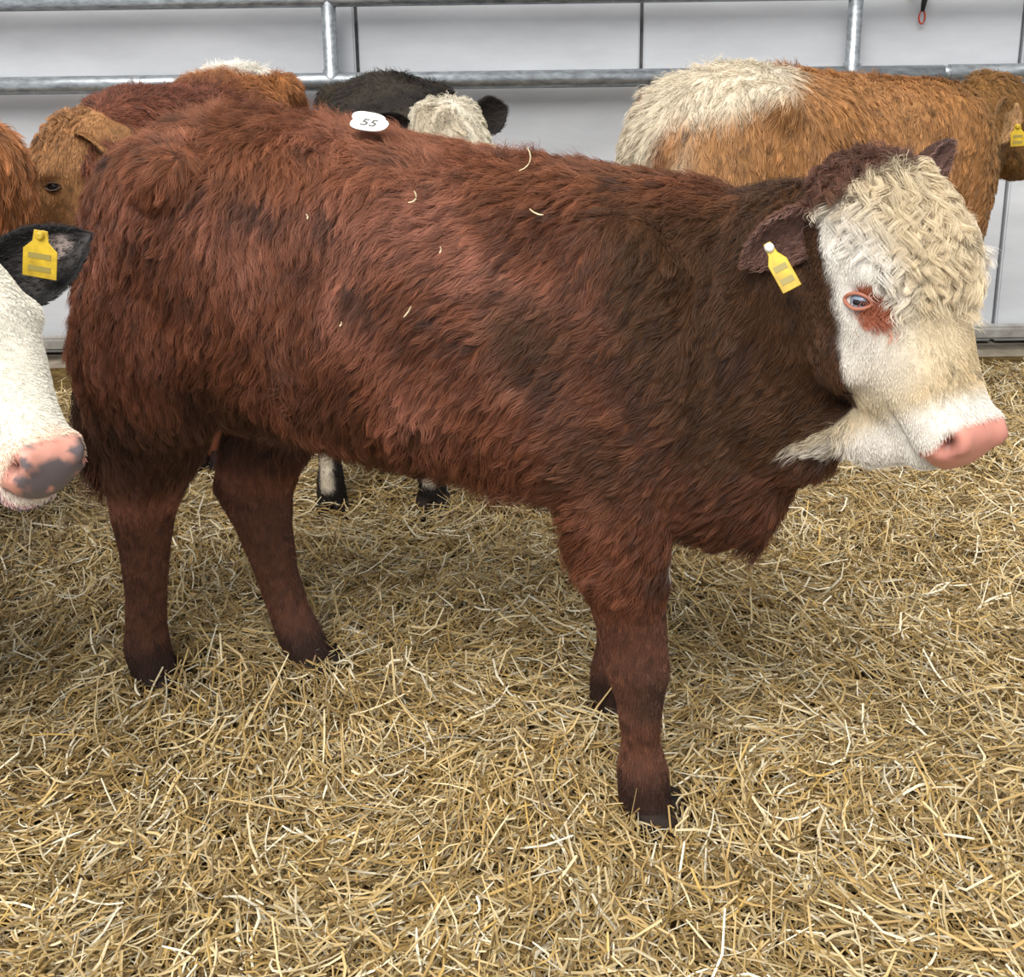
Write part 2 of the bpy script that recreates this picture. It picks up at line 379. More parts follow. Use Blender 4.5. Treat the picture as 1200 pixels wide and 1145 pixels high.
def make_ear_tag(parent, pos, down, normal, w=.034, h=.05, lines=True, stud=None):
    """yellow plate hanging from a stud; local x = across, y = up along the plate"""
    bm = bmesh.new(); pts = []
    prof = [(-.5, -1), (.5, -1), (.5, -.35), (.24, -.15), (.2, .12), (-.2, .12), (-.24, -.15), (-.5, -.35)]
    a = [bm.verts.new((x * w, y * h, .001)) for x, y in prof]; b = [bm.verts.new((x * w, y * h, -.001)) for x, y in prof]
    bm.faces.new(a); bm.faces.new(b[::-1])
    for k in range(len(a)): bm.faces.new((a[k], b[k], b[(k + 1) % len(a)], a[(k + 1) % len(a)]))
    bmesh.ops.recalc_face_normals(bm, faces=bm.faces)
    bmesh.ops.bevel(bm, geom=list(bm.edges), offset=.0008, segments=1, affect='EDGES')
    me = bpy.data.meshes.new('ear_tag'); bm.to_mesh(me); bm.free()
    o = link('ear_tag', me, parent, M_YELLOW); o['label'] = 'yellow plastic ear tag'
    up = -np.asarray(down, float); x = np.cross(up, normal); frame_obj(o, pos, x, up)
    s = tube_obj('stud', [(0, 0, -.008), (0, 0, .004), (0, 0, .007)], [.007, .007, .004], stud or M_STUD, o, 12)
    if lines:
        for k, yy in enumerate((-.55, -.85)):
            r = link('print_line', box_mesh('print_line', -w * .33, w * .33, yy * h, yy * h + h * .13, .001, .0016, 0), o, M_INK)
    return o

def make_eye(parent, pos, out, along, r=.019, blue=False, lid=None):
    """eyeball with an almond of lids; out = surface normal, along = the long way of the slit"""
    out = nrm(np.asarray(out, float)); along = np.asarray(along, float); along = nrm(along - out * (along @ out)); up = np.cross(out, along)
    Mx = np.stack([along, up, out], 1)
    bm = bmesh.new(); bmesh.ops.create_uvsphere(bm, u_segments=24, v_segments=14, radius=r)
    me = bpy.data.meshes.new('eye'); bm.to_mesh(me); bm.free(); me.polygons.foreach_set('use_smooth', [True] * len(me.polygons))
    e = link('eye', me, parent, M_EYEBLUE if blue else M_EYE); frame_obj(e, np.asarray(pos) - out * r * .80, along, up)
    if blue:
        ps_ = Shell(); g = nrm(np.array([.42, -.12, .9])); gx_ = nrm(np.cross([0, 1., 0], g)); gy_ = np.cross(g, gx_)
        ps_.loft([ring(g * r * 1.012 * math.cos(a_), gx_, gy_, r * 1.012 * math.sin(a_), r * .8 * math.sin(a_), r * .8 * math.sin(a_)) for a_ in np.radians([46, 42, 34, 24, 12, 3])])
        pu = link('pupil', mesh_from('pupil', ps_.V, ps_.F), e, M_EYE); pu['label'] = 'dark pupil'
    sh = Shell(); n = 30; rings = []
    for k in range(n + 1):
        t = 6.28318 * k / n; c, s = math.cos(t), math.sin(t)
        q = np.array([r * 1.15 * c, r * .60 * s * (1 - .25 * c * c), 0]); tn = np.array([c, s, 0])
        zz = r * .42 * (1 - .75 * c * c)
        a = Mx @ tn; b = out
        rings.append(ring(np.asarray(pos) - out * r * .12 + Mx @ q + out * zz, a, b, .0024, .0018, .006))
    sh.loft(rings)
    l = link('eyelid', mesh_from('eyelid', sh.V, sh.F), parent, lid or M_LID)
    return e

def make_hoof(parent, x, y, yaw=0, s=1.0):
    sh = Shell()
    for sd in (-1, 1):
        rings = []
        for z, fx, ln, wd in ((-.045, .032, .062, .030), (-.02, .026, .056, .028), (.012, .016, .048, .026), (.028, .010, .042, .023)):
            rings.append(ring(np.array([fx * s, sd * .0265 * s, z]), np.array([0, 1., 0]), np.array([1., 0, 0]), wd * s * .92, ln * s * .9, ln * s * .8, .85))
        sh.loft(rings)
    o = link('hoof', mesh_from('hoof', sh.V, sh.F), parent, M_HOOF); o.location = (x, y, 0); o.rotation_euler = (0, 0, yaw); return o

def build_cow(name, label, loc, fwd, scale, head_M, head_t, head_scale, colour, fur, voxel=.012, legs=LEGS, trunk_fn=None, ears=None, eyes=True, eye_blue=False, lid=None,
              tags=(), group=None, neck_r=1.0, tail=True, nose_seed=3, head_hair=None, detail=False):
    rz = math.atan2(fwd[1], fwd[0])
    root = empty(name, loc, rz, scale); tag(root, label, 'cow', group)
    M, t0, hs = np.asarray(head_M, float), np.asarray(head_t, float), head_scale
    X, Y, Z = np.eye(3)
    sh = Shell()
    rings = []
    for x, zt, zb, w, f in TRUNK:
        if trunk_fn: x, zt, zb, w, f = trunk_fn(x, zt, zb, w, f)
        zc = zb + (zt - zb) * f; rings.append(ring((x, 0, zc), Y, Z, w, zt - zc, zc - zb, .86))
    sh.loft(rings)
    for k, J in legs.items():
        sh.loft([ring((x, y, z), X, Y, a, b, b) for x, y, z, a, b in J])
    # haunch, shoulder blade and stifle masses
    I = np.eye(3)
    for sd in (-1, 1):
        sh.ellipsoid((-.92, sd * .135, .90), I, (.155, .085, .23)); sh.ellipsoid((-.08, sd * .15, .80), I, (.15, .075, .25)); sh.ellipsoid((-.86, sd * .17, 1.07), I, (.07, .06, .06))
    # neck
    def h(u, v, w=0): return t0 + M @ (np.array([u, v, w]) * hs)
    n0, n1 = np.array([-.02, 0, .82]), np.array([.10, 0, .86]); e1, e0 = h(.10, -.13), h(.06, -.20)
    hx = M[:, 2]
    nr = neck_r
    path = [n0, n1, .5 * n1 + .5 * e0, e0 * .4 + e1 * .6]
    rs = [(.17, .25, .30), (.155, .225, .27), (.125 * nr, .17 * nr, .20 * nr), (.095 * nr, .125 * nr, .14 * nr)]
    rings = []
    for i, p in enumerate(path):
        dd = nrm(path[min(i + 1, 3)] - path[max(i - 1, 0)])
        side = nrm(np.cross(Z, dd)) if abs(dd[2]) < .95 else -hx
        upv = np.cross(dd, side); rings.append(ring(p, side, upv, rs[i][0], rs[i][1], rs[i][2], .92))
    sh.loft(rings)
    # brisket and dewlap
    sh.chain([h(.13, -.20), .35 * h(.10, -.22) + .65 * np.array([.12, 0, .66]), (.105, 0, .57), (.09, 0, .505), (.03, 0, .50)], [.045, .05, (.055, .06), (.055, .06), .06])
    if detail: sh.chain([h(.352, -.105), h(.345, -.155), h(.335, -.21), h(.305, -.275), h(.26, -.335)], [(.045, .03), (.05, .04), .047, .05, .05])
    # head
    rings = []
    for u, vt, vb, w in HEAD:
        vc = vt - (vt - vb) * .42; p = .82 if .05 < u < .34 else .9
        rg = ring((0, 0, 0), X, Y, w * hs, (vt - vc) * hs, (vc - vb) * hs, p)     # x = side, y = v
        # narrow the jaw: lower half pulls in
        k = np.clip(-rg[:, 1] / max((vc - vb) * hs, 1e-6), 0, 1); rg[:, 0] *= 1 - .38 * k
        rings.append(t0 + np.outer(np.full(NS, u * hs), M[:, 0]) + np.outer(rg[:, 1] + vc * hs, M[:, 1]) + np.outer(rg[:, 0], M[:, 2]))
    sh.loft(rings)
    for sd in (-1, 1):
        sh.ellipsoid(h(.135, -.038, sd * .084), M, (.035 * hs, .030 * hs, .024 * hs))       # brow above the eye
        sh.ellipsoid(h(.215, -.135, sd * .062), M, (.07 * hs, .07 * hs, .026 * hs))          # cheek
        sh.ellipsoid(h(.378, -.052, sd * .038), M, (.033 * hs, .040 * hs, .028 * hs))        # nostril wing / upper lip
    sh.ellipsoid(h(.372, -.118, 0), M, (.042 * hs, .024 * hs, .045 * hs))                     # lower lip
    me = remeshed(name + '_body', sh, voxel, 5 if voxel > .01 else 7)
    P, N = get_co(me), get_no(me)
    hc = ((P - t0) @ M) / hs
    mv = np.zeros_like(P)
    dark = np.zeros(len(P))
    for sd in (-1, 1):
        q = hc - np.array([.386, -.036, sd * .050]); q = q / np.array([.0135, .0125, .026]); q[:, 0] += .45 * q[:, 1]; dd = np.exp(-((q ** 2).sum(1)) ** 1.5); on = hc[:, 0] > .33
        mv -= (N * (dd * on * .026 * hs)[:, None]); dark = np.maximum(dark, dd * on)
        q = hc - np.array([.172, -.060, sd * .095]); dd = np.exp(-((q / np.array([.022, .019, .03])) ** 2).sum(1)); mv -= N * (dd * .006 * hs)[:, None]   # eye socket
    # mouth line
    lip = np.exp(-(((hc[:, 1] + .098 + .10 * (.42 - hc[:, 0])) / .006) ** 2)) * smooth(.30, .33, hc[:, 0]) * (hc[:, 0] < .47) * (np.abs(hc[:, 2]) < .09)
    mv -= N * (lip * .007 * hs)[:, None]
    P = P + mv; set_co(me, P); me.polygons.foreach_set('use_smooth', [True] * len(me.polygons))
    N = get_no(me)
    def head_co(Q): return ((Q - t0) @ M) / hs
    def cfun(Q, Nn): return colour(Q, Nn, head_co(Q))
    C = cfun(P, N) * (1 - .93 * dark[:, None]) * (1 - .45 * lip[:, None])
    set_col(me, C)
    wt = me.attributes.new('Wet', 'FLOAT', 'POINT'); wt.data.foreach_set('value', nose_mask(hc).astype(np.float32))
    body = link('body', me, root, M_SKIN)
    # coat
    wn = [Waves(6, 11 + i) for i in range(3)]; wf = [Waves(17, 21 + i) for i in range(3)]; wx = [Waves(42, 31 + i) for i in range(3)]
    def groom(Q, Nn):
        c = head_co(Q); hd = smooth(-.25, -.19, c[:, 1]) * (c[:, 0] > -.06) * (np.abs(c[:, 2]) < .13) * (c[:, 0] < .5)
        sw = np.stack([w(Q) for w in wn], 1) * .40 + np.stack([w(Q) for w in wf], 1) * .34 + np.stack([w(Q) for w in wx], 1) * .20
        bk_ = smooth(-1.02, -.80, Q[:, 0])[:, None]; bod = np.array([-.42, 0, 0.]) * bk_ + np.array([0, 0, -1.]) + sw * (.45 + .55 * bk_)
        low = smooth(.55, .40, Q[:, 2])[:, None]; bod = bod * (1 - low) + (np.array([-.1, 0, -1.]) + sw * .25) * low
        rad = c - np.array([.022, .03, -.005]); rad[:, 1] = 0                                    # whorl on the forehead
        hw = (nrm(rad) * .75 + np.array([.95, -.25, 0])) @ M.T + sw * .25
        side = smooth(.05, .09, np.abs(c[:, 2]))
        hw2 = (np.array([.9, -.45, 0])) @ M.T + sw * .12
        hw = hw * (1 - side[:, None]) + hw2 * side[:, None]
        return bod * (1 - hd[:, None]) + hw * hd[:, None]
    nose = lambda c: (smooth(.355, .385, c[:, 0] + .25 * np.clip(c[:, 1] + .02, -.1, 0) * 0 - .4 * np.clip(np.abs(c[:, 2]) - .045, 0, 1)) * (c[:, 1] > -.10) * (np.abs(c[:, 2]) < .09))
    def is_head(c): return smooth(-.24, -.17, c[:, 1]) * (c[:, 0] > -.06) * (np.abs(c[:, 2]) < .13) * (c[:, 0] < .5)
    def length(Q, Nn):
        c = head_co(Q); hd = is_head(c)
        L = fur['body'] * (1 + .22 * wn[0](Q)) * (1 + .35 * smooth(.62, .52, Q[:, 2]) * smooth(-1.0, -.7, Q[:, 0]) * (np.abs(Q[:, 1]) < .2))
        low = smooth(.52, .36, Q[:, 2]) * (1 - smooth(.02, .08, Q[:, 0])); L = L * (1 - low) + fur['leg'] * low
        fore = smooth(.24, .14, c[:, 0]) * smooth(.105, .06, np.abs(c[:, 2])) * smooth(-.10, -.03, c[:, 1])
        jaw = smooth(-.12, -.2, c[:, 1]) * smooth(.36, .28, c[:, 0])
        Lh = fur['face'] + (fur['forehead'] - fur['face']) * fore + .018 * jaw
        return L * (1 - hd) + Lh * hd
    def dens(Q, Nn):
        c = head_co(Q); d = np.ones(len(Q)) + 1.2 * is_head(c) + 1.0 * smooth(.5, .4, Q[:, 2])
        n_ = nose_mask(c) > .4
        d = np.where(n_, 0, d)
        for sd in (-1, 1):
            e = np.linalg.norm((c - np.array([.172, -.060, sd * .095])) / np.array([1.15, .9, 1]), axis=1); d = np.where(e < .026, 0, d)
        d = np.where(Q[:, 2] < .02, 0, d)
        if fur.get('cull') is not None: d = d * fur['cull'](Q)
        return np.maximum(d, 1e-9)
    def lift(Q, Nn):
        c = head_co(Q); hd = is_head(c); low = smooth(.5, .38, Q[:, 2])
        fore = smooth(.24, .14, c[:, 0]) * smooth(.105, .06, np.abs(c[:, 2]))
        return (fur.get('lift', .45) * (1 - .6 * low)) * (1 - hd) + (.10 + .38 * fore) * hd
    def wave(Q, Nn):
        c = head_co(Q); fore = is_head(c) * smooth(.26, .14, c[:, 0]) * smooth(.11, .06, np.abs(c[:, 2]))
        return fur.get('wave', .08) + .16 * fore
    def clump(Q, Nn):
        c = head_co(Q); fore = smooth(.24, .14, c[:, 0]) * smooth(.105, .06, np.abs(c[:, 2])); hd = is_head(c)
        return fur.get('clump', .75) * (1 - hd * (1 - fore) * .8) * (1 - .6 * smooth(.5, .38, Q[:, 2]))
    if fur.get('forelock'):
        def fd(Q, Nn):
            c = head_co(Q); return np.maximum(is_head(c) * smooth(.23, .10, c[:, 0]) * smooth(.098, .075, np.abs(c[:, 2])) * smooth(-.085, -.05, c[:, 1]), 1e-9)
        grow('forelock', me, fur['forelock'], fd, lambda Q, n_: (.034 + .022 * (wf[1](Q) * .5 + .5)) * (.55 + .45 * smooth(-.01, .04, head_co(Q)[:, 0])), groom, cfun, body, clump_size=36, clump=.74, wave=.20, lift=.58, radius=.0004, seed=15, K=9)
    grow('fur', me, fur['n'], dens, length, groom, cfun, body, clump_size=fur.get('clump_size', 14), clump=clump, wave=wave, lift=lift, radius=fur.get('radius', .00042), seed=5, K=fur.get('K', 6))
    # tail
    if tail:
        ts = Shell(); tp = [(-1.06, 0, 1.04), (-1.125, .005, .985), (-1.175, .01, .91), (-1.22, .015, .80), (-1.245, .02, .66), (-1.25, .02, .52), (-1.245, .02, .44)]
        ts.chain(tp, [.03, .032, .028, .026, .024, .022, .014])
        tm = remeshed('tail', ts, .009, 2); tc = cfun(get_co(tm), get_no(tm)); tc = tc * .75; set_col(tm, tc)
        tl = link('tail', tm, root, M_SKIN)
        grow('tail_hair', tm, fur.get('tail_n', 3000), lambda Q, n_: 1 + 3 * smooth(.75, .55, Q[:, 2]), lambda Q, n_: .035 + .10 * smooth(.72, .56, Q[:, 2]), lambda Q, n_: np.tile([0, 0, -1.], (len(Q), 1)) + np.stack([w(Q) for w in wf], 1) * .15,
             lambda Q, n_: cfun(Q, n_) * .8, tl, lift=.25, radius=.0005, wave=.12, seed=8, clump=.8, clump_size=20)
    feet = {k: J[-1] for k, J in legs.items()}
    for k, (x, y, z, a, b) in feet.items(): make_hoof(root, x + .004, y)
    # eyes, nostrils
    if eyes:
        for sd in (-1, 1):
            p = h(.172, -.062, sd * .0955); out = M @ nrm(np.array([-.02, .28, sd * 1.]))
            make_eye(root, p, out, M @ np.array([.45, .85, 0]), .0175 * hs, eye_blue, lid)
    for e in (ears or []):
        b_ = h(*e['base']); d_ = M @ np.array(e['dir'], float); f_ = M @ np.array(e['face'], float)
        o = make_ear(root, b_, d_, f_, e['len'] * hs, e['wid'] * hs, e['out'], e['inn'], e.get('hair', .012), 40 + len(e), droop=e.get('droop', 0), cup=e.get('cup', .55), n_hair=e.get('n', 2200), patch=e.get('patch'))
        if e.get('tag'):
            tg = e['tag']; make_ear_tag(root, h(*tg['pos']), M @ np.array(tg['down'], float), M @ np.array(tg['normal'], float), tg.get('w', .034), tg.get('h', .055), stud=tg.get('stud'))
    return root, body, h, M, me

def L_(*srgb):
    c = np.array(srgb, float) / 255; return np.where(c <= .04045, c / 12.92, ((c + .055) / 1.055) ** 2.4)

PINK = np.array([.62, .27, .21])
def nose_mask(c): 
    return smooth(.361, .372, c[:, 0] - .9 * np.clip(np.abs(c[:, 2]) - .045, 0, 1) - .25 * np.clip(-.05 - c[:, 1], 0, 1)) * smooth(-.100, -.088, c[:, 1]) * (np.abs(c[:, 2]) < .085) * (c[:, 0] < .5)

# --- the calf -------------------------------------------------------
CA = math.radians(21); CF = (math.cos(CA), -math.sin(CA))
cn = [Waves(f, 60 + i) for i, f in enumerate((9, 24, 55, 130))]
RED, RED2, DKRED, OLIVE = np.array([.182, .064, .033]), np.array([.32, .130, .084]), np.array([.085, .028, .012]), np.array([.060, .027, .010])
CREAM, WHITE, TAN = np.array([.66, .55, .38]), np.array([.80, .76, .70]), np.array([.50, .38, .22])
def calf_colour(P, N, c):
    a = cn[0](P) * .5 + cn[1](P) * .4 + cn[2](P) * .25
    col = mix(RED, RED2, smooth(-.15, .8, a)); col = mix(col, DKRED, smooth(.05, -.9, a) * .75)
    front = smooth(-.25, .02, P[:, 0] + .12 * cn[1](P)) * smooth(.50, .72, P[:, 2] + .06 * cn[0](P)); col = mix(col, OLIVE, front * .93)
    top = smooth(1.02, 1.10, P[:, 2]) * (P[:, 0] < .1); col = mix(col, np.array([.26, .095, .042]), top * .6)
    dirty = smooth(.74, .58, P[:, 2] + .06 * cn[1](P)) * smooth(-.25, -.75, P[:, 0]) * smooth(.42, .52, P[:, 2]); col = mix(col, np.array([.052, .026, .015]), dirty * .75)
    col = mix(col, np.array([.05, .022, .014]), smooth(.8, 1.5, cn[2](P + .3) + .6 * cn[3](P)) * .7)
    leg = smooth(.45, .35, P[:, 2]) * (P[:, 0] < .06); col = mix(col, np.array([.105, .042, .024]), leg * .85)
    knee = np.exp(-(((P - np.array([-.01, -.15, .24])) / np.array([.05, .05, .05])) ** 2).sum(1)); col = mix(col, np.array([.05, .028, .02]), knee * .8)
    fet = smooth(.125, .055, P[:, 2]); col = mix(col, np.array([.032, .015, .011]), fet * .92)
    u_, v_, w_ = c.T; col = mix(col, np.array([.12, .052, .034]), smooth(.04, .0, u_) * smooth(-.12, -.06, v_) * (np.abs(w_) < .13) * (u_ > -.08) * .9)
    # white spot behind the brisket
    ws = np.exp(-(((P - np.array([.014, -.07, .488])) / np.array([.038, .075, .036])) ** 2).sum(1)); col = mix(col, WHITE, smooth(.3, .6, ws))
    # face
    u, v, w = c.T; nz = .012 * cn[2](P) + .006 * cn[3](P)
    vb = np.interp(u, [-.1, .02, .03, .15, .255, .295, .312, .325], [-.06, -.07, -.075, -.097, -.142, -.185, -.25, -.40])
    face = smooth(-.008, .008, v - vb + nz) * smooth(-.002, .014, u + .45 * nz - .004 - .018 * smooth(.05, .09, np.abs(w)))* (u < .5) * smooth(-.318, -.300, v + nz) * (np.abs(w) < .14)
    fc = mix(CREAM, WHITE, smooth(.04, .10, np.abs(w)) * smooth(.34, .20, np.abs(u - .17) * 2) )
    fc = mix(fc, TAN, smooth(.0, 1.1, cn[1](P * 1.3) + .3 * cn[2](P)) * .8 * smooth(.17, .25, u) * smooth(.36, .31, u))
    fc = mix(fc, WHITE, smooth(.31, .345, u) * .9)
    # pigmented skin round the eye
    e = ((u - .190) / .034) ** 2 + ((v + .046) / .026) ** 2; fc = mix(fc, np.array([.40, .13, .07]), smooth(1.15, .75, e + .3 * cn[2](P)) * (np.abs(w) > .05))
    fc = mix(fc, PINK, nose_mask(c))
    return mix(col, fc, face)
MW = np.array([[0.4065, 0.6989, -0.5884], [-0.3428, -0.4803, -0.8073], [-0.8469, 0.5299, 0.0444]])
TW = np.array([0.3069, -0.1285, 1.1427])
BROWN_EAR, EAR_IN = np.array([.125, .055, .035]), np.array([.30, .17, .14])
calf, calf_body, calf_h, _, calf_me = build_cow('calf', 'shaggy red-brown calf with a cream white face standing side-on in the straw', (.287, 1.83, 0), CF, 1.0, MW, TW, 1.0, calf_colour,
    dict(n=330000, body=.048, leg=.010, face=.0065, forehead=.030, lift=.34, wave=.08, clump=.72, clump_size=22, tail_n=6000, radius=.00034, forelock=20000), voxel=.008, eye_blue=True, detail=True,
    ears=[dict(base=(.035, -.085, .085), dir=(.22, -.80, .42), face=(.70, .30, .62), len=.125, wid=.045, out=BROWN_EAR, inn=EAR_IN, hair=.016, n=5000,
               tag=dict(pos=(.062, -.135, .145), down=(.9, .12, -.1), normal=(.1, .75, .75), w=.028, h=.066)),
          dict(base=(.025, -.055, -.082), dir=(-.42, .12, -.8), face=(.6, .7, 0), len=.125, wid=.042, out=BROWN_EAR * .6, inn=EAR_IN, hair=.014, n=3000)])

# --- numbered sticker on the calf's back
st_pos = np.array([-.535, -.06, 1.145])
sb = Shell(); sb.loft([ring((0, 0, z), np.array([1., 0, 0]), np.array([0, 1., 0]), .034 * q, .020 * q, .020 * q, .8) for z, q in ((0, .97), (.0006, 1), (.0018, 1), (.0024, .97))])
stick = link('back_sticker', mesh_from('back_sticker', sb.V, sb.F, False), calf, M_PAPER); stick.scale = (1, 1, 1); stick['label'] = 'white oval number sticker reading 55'
frame_obj(stick, st_pos + np.array([0, 0, .010]), (1, 0, -.1), (0, .90, .43))
tx = text_mesh('55', .026, M_BLACKINK, stick, 'sticker_number'); tx.location = (0, 0, .003); tx.scale = (1.2, 1, 1)
sb2 = Shell(); sb2.loft([ring((0, 0, z), np.array([1., 0, 0]), np.array([0, 1., 0]), .032 * q, .011, .011, .8) for z, q in ((0, .97), (.002, 1))])
bk_ = link('sticker_backing', mesh_from('sticker_backing', sb2.V, sb2.F, False), stick, M_STUD); bk_.location = (-.012, .022, -.004); bk_.rotation_euler = (.5, 0, -.05)

# --- wisps of straw caught in the coat
from mathutils.bvhtree import BVHTree
_me = calf_me; _me.calc_loop_triangles()
_bvh = BVHTree.FromPolygons([v.co[:] for v in _me.vertices], [t.vertices[:] for t in _me.loop_triangles])
wisps = [(-.245, 1.085, .045, 70, .5, 'long curved straw wisp caught high on the shoulder coat'), (-.37, .90, .022, 55, .05, 'short straight pale straw wisp on the middle of the flank'),
         (-.33, .985, .010, 80, .1, 'tiny straw fleck in the coat above the short straight wisp'), (-.20, 1.03, .024, -20, .3, 'flat-lying straw wisp on the dark shoulder below the long curved wisp'),
         (-.39, 1.045, .026, 60, .6, 'hooked straw wisp high on the flank below the numbered back sticker'), (-.56, 1.02, .008, 100, .1, 'straw fleck highest and farthest back on the calf, towards the rump'),
         (-.48, .875, .008, 60, .1, 'lowest tiny straw fleck, behind the short straight wisp on the flank')]
for lx, lz, ln, ang, cv, lab in wisps:
    hit, hn_, _, _ = _bvh.ray_cast(Vector((lx, -1, lz)), Vector((0, 1, 0)))
    if hit is None: continue
    p0 = np.array(hit) + np.array(hn_) * .026; tt = np.linspace(-1, 1, 7); a0 = math.radians(ang)
    pp = [p0 + np.array([math.cos(a0 + cv * q) * q, -.004 - .003 * abs(q), 0]) * [ln * .5, 1, 0] + np.array([0, 0, math.sin(a0 + cv * q) * q * ln * .5]) for q in tt]
    bm = bmesh.new(); tube(bm, [Vector((q - p0).tolist()) for q in pp], [.0008, .0011, .0012, .0012, .0012, .0011, .0007], 6); bmesh.ops.recalc_face_normals(bm, faces=bm.faces)
    me = bpy.data.meshes.new('straw_wisp'); bm.to_mesh(me); bm.free(); set_col(me, np.tile([.80, .66, .42], (len(me.vertices), 1)))
    o = link('straw_wisp', me, None, M_STRAW); o.location = calf.matrix_world @ Vector(p0.tolist()) if False else Matrix.Translation((.287, 1.83, 0)) @ Matrix.Rotation(-CA, 4, 'Z') @ Vector(p0.tolist()); o.rotation_euler = (0, 0, -CA)
    tag(o, lab, 'straw', 'straw wisps in the coat')

# --- cattle behind ---------------------------------------------------
def simple_fur(n, body, **k): return dict(n=n, body=body, leg=.012, face=.010, forehead=.03, lift=k.get('lift', .42), wave=.08, clump=.75, clump_size=12, radius=k.get('radius', .0007), K=5, tail_n=1500, cull=k.get('cull'))

# tan cow by the rail
tn = [Waves(f, 80 + i) for i, f in enumerate((4, 10, 22))]
def tan_colour(P, N, c):
    a = tn[0](P) * .5 + tn[1](P) * .45 + tn[2](P) * .2
    col = mix(np.array([.34, .16, .055]), np.array([.44, .235, .105]), smooth(-.6, .8, a)); col = mix(col, np.array([.19, .095, .028]), smooth(-.12, .10, P[:, 0] + .06 * tn[1](P)) * .85)
    x, y, z = P.T; nz = tn[1](P) * .5 + tn[2](P) * .3
    far = smooth(-1.0, -1.05, x + .03 * nz) * smooth(-.09, -.05, y + .03 * nz)
    top = smooth(-.03, .03, z + .04 * nz - np.interp(x, [-1.13, -.95, -.7, -.5], [1.01, 1.085, 1.135, 1.2])) * (x < -.4)
    wht = np.maximum(far, top); col = mix(col, mix(np.array([.64, .56, .43]), np.array([.36, .33, .28]), smooth(.1, 1.1, nz)), wht)
    seam = np.exp(-(((y + .055) / .022) ** 2 + ((z - .93) / .10) ** 2)) * (x < -1.0); col = mix(col, np.array([.26, .10, .035]), seam * .95)
    pale = np.exp(-(((y + .11) / .022) ** 2 + ((z - .88) / .10) ** 2)) * (x < -1.0); col = mix(col, np.array([.58, .48, .35]), pale * .8)
    return mix(col, np.array([.60, .45, .30]), smooth(.66, .56, P[:, 2]) * .5 * (P[:, 0] > -.3))
tan_M = head_matrix(-14, 50)
DB = np.array([[.82, .57, 0], [-.57, .82, 0], [0, 0, 1.]])
def d_axis(*w): return tuple(tan_M.T @ (DB @ np.array(w)))
build_cow('cow', 'tan cow with a whitish shaggy rump standing before the wall', (1.255, 3.51, 0), (.82, .57), 1.0, tan_M, (.30, .0, 1.085), 1.02, tan_colour,
          simple_fur(60000, .04, cull=lambda Q: np.where(Q[:, 2] > .45, 1, .15)), voxel=.014, lid=M_LIDDARK, tail=False,
          ears=[dict(base=(.035, -.075, .095), dir=d_axis(-.35, -.45, -.75), face=d_axis(.25, -.8, .15), len=.15, wid=.055, out=np.array([.36, .20, .09]), inn=np.array([.24, .14, .06]), hair=.016, n=2500,
                     tag=dict(pos=tuple(np.array([.035, -.075, .095]) + np.array(d_axis(.0, -.065, -.07))), down=d_axis(.1, 0, -1), normal=d_axis(-.3, -1, .2), w=.04, h=.06, stud=M_YELLOW)),
                dict(base=(.035, -.085, -.095), dir=(.2, -.4, -.8), face=(.5, .7, 0), len=.14, wid=.05, out=np.array([.36, .20, .09]), inn=np.array([.24, .14, .06]), n=1200)])

# black cow with a white poll, facing the camera
bn = Waves(18, 95)
def black_colour(P, N, c):
    col = mix(np.array([.014, .010, .008]), np.array([.032, .023, .014]), smooth(-.5, .9, bn(P)))
    u, v, w = c.T
    face = smooth(-.10, -.07, v + .01 * bn(P)) * (u > -.06) * (u < .55) * (np.abs(w) < .14); col = mix(col, mix(np.array([.66, .60, .48]), np.array([.5, .43, .32]), smooth(.3, 1, bn(P * 1.7))), face)
    sock = smooth(.30, .26, P[:, 2]) * smooth(.055, .075, P[:, 2]) * (P[:, 0] > -.5) * smooth(.022, .012, np.abs(np.where(P[:, 1] > 0, P[:, 1] - .085, P[:, 1] + .205))) * (N[:, 0] > .1); col = mix(col, np.array([.62, .54, .42]), sock)
    return mix(col, PINK, nose_mask(c) * face)
bf = np.array([.10, -.995])
black_legs = {k: [(x + (.0 if 'front' in k else 0), y * 1.08, z, a, b) for x, y, z, a, b in J] for k, J in LEGS.items()}
black_legs = {k: [(x, y - .055 * smooth(.8, .5, np.array(z)), z, a, b) for x, y, z, a, b in J] for k, J in black_legs.items()}
black_legs['far_front'] = [(x + .14 * (1 - z / .85) if z < .85 else x, y, z, a, b) for x, y, z, a, b in black_legs['far_front']]
build_cow('cow', 'black cow with a white poll facing out behind the calf', (-.315, 2.98, -.025), bf, .96, head_matrix(28, 28), (.30, .165, 1.185), .97, black_colour,
          simple_fur(40000, .03, cull=lambda Q: np.where((Q[:, 2] > .8) | (Q[:, 2] < .4), 1, .2)), voxel=.014, lid=M_LIDDARK, legs=black_legs, tail=False,
          ears=[dict(base=(.03, -.08, -.09), dir=(-.25, -.2, -.8), face=(.3, .9, .2), len=.15, wid=.055, out=np.array([.02, .016, .014]), inn=np.array([.03, .022, .018]), hair=.016, n=2200),
                dict(base=(.03, -.08, .09), dir=(-.1, -.3, .8), face=(.3, .9, .2), len=.14, wid=.05, out=np.array([.02, .016, .014]), inn=np.array([.03, .022, .018]), n=1000)])

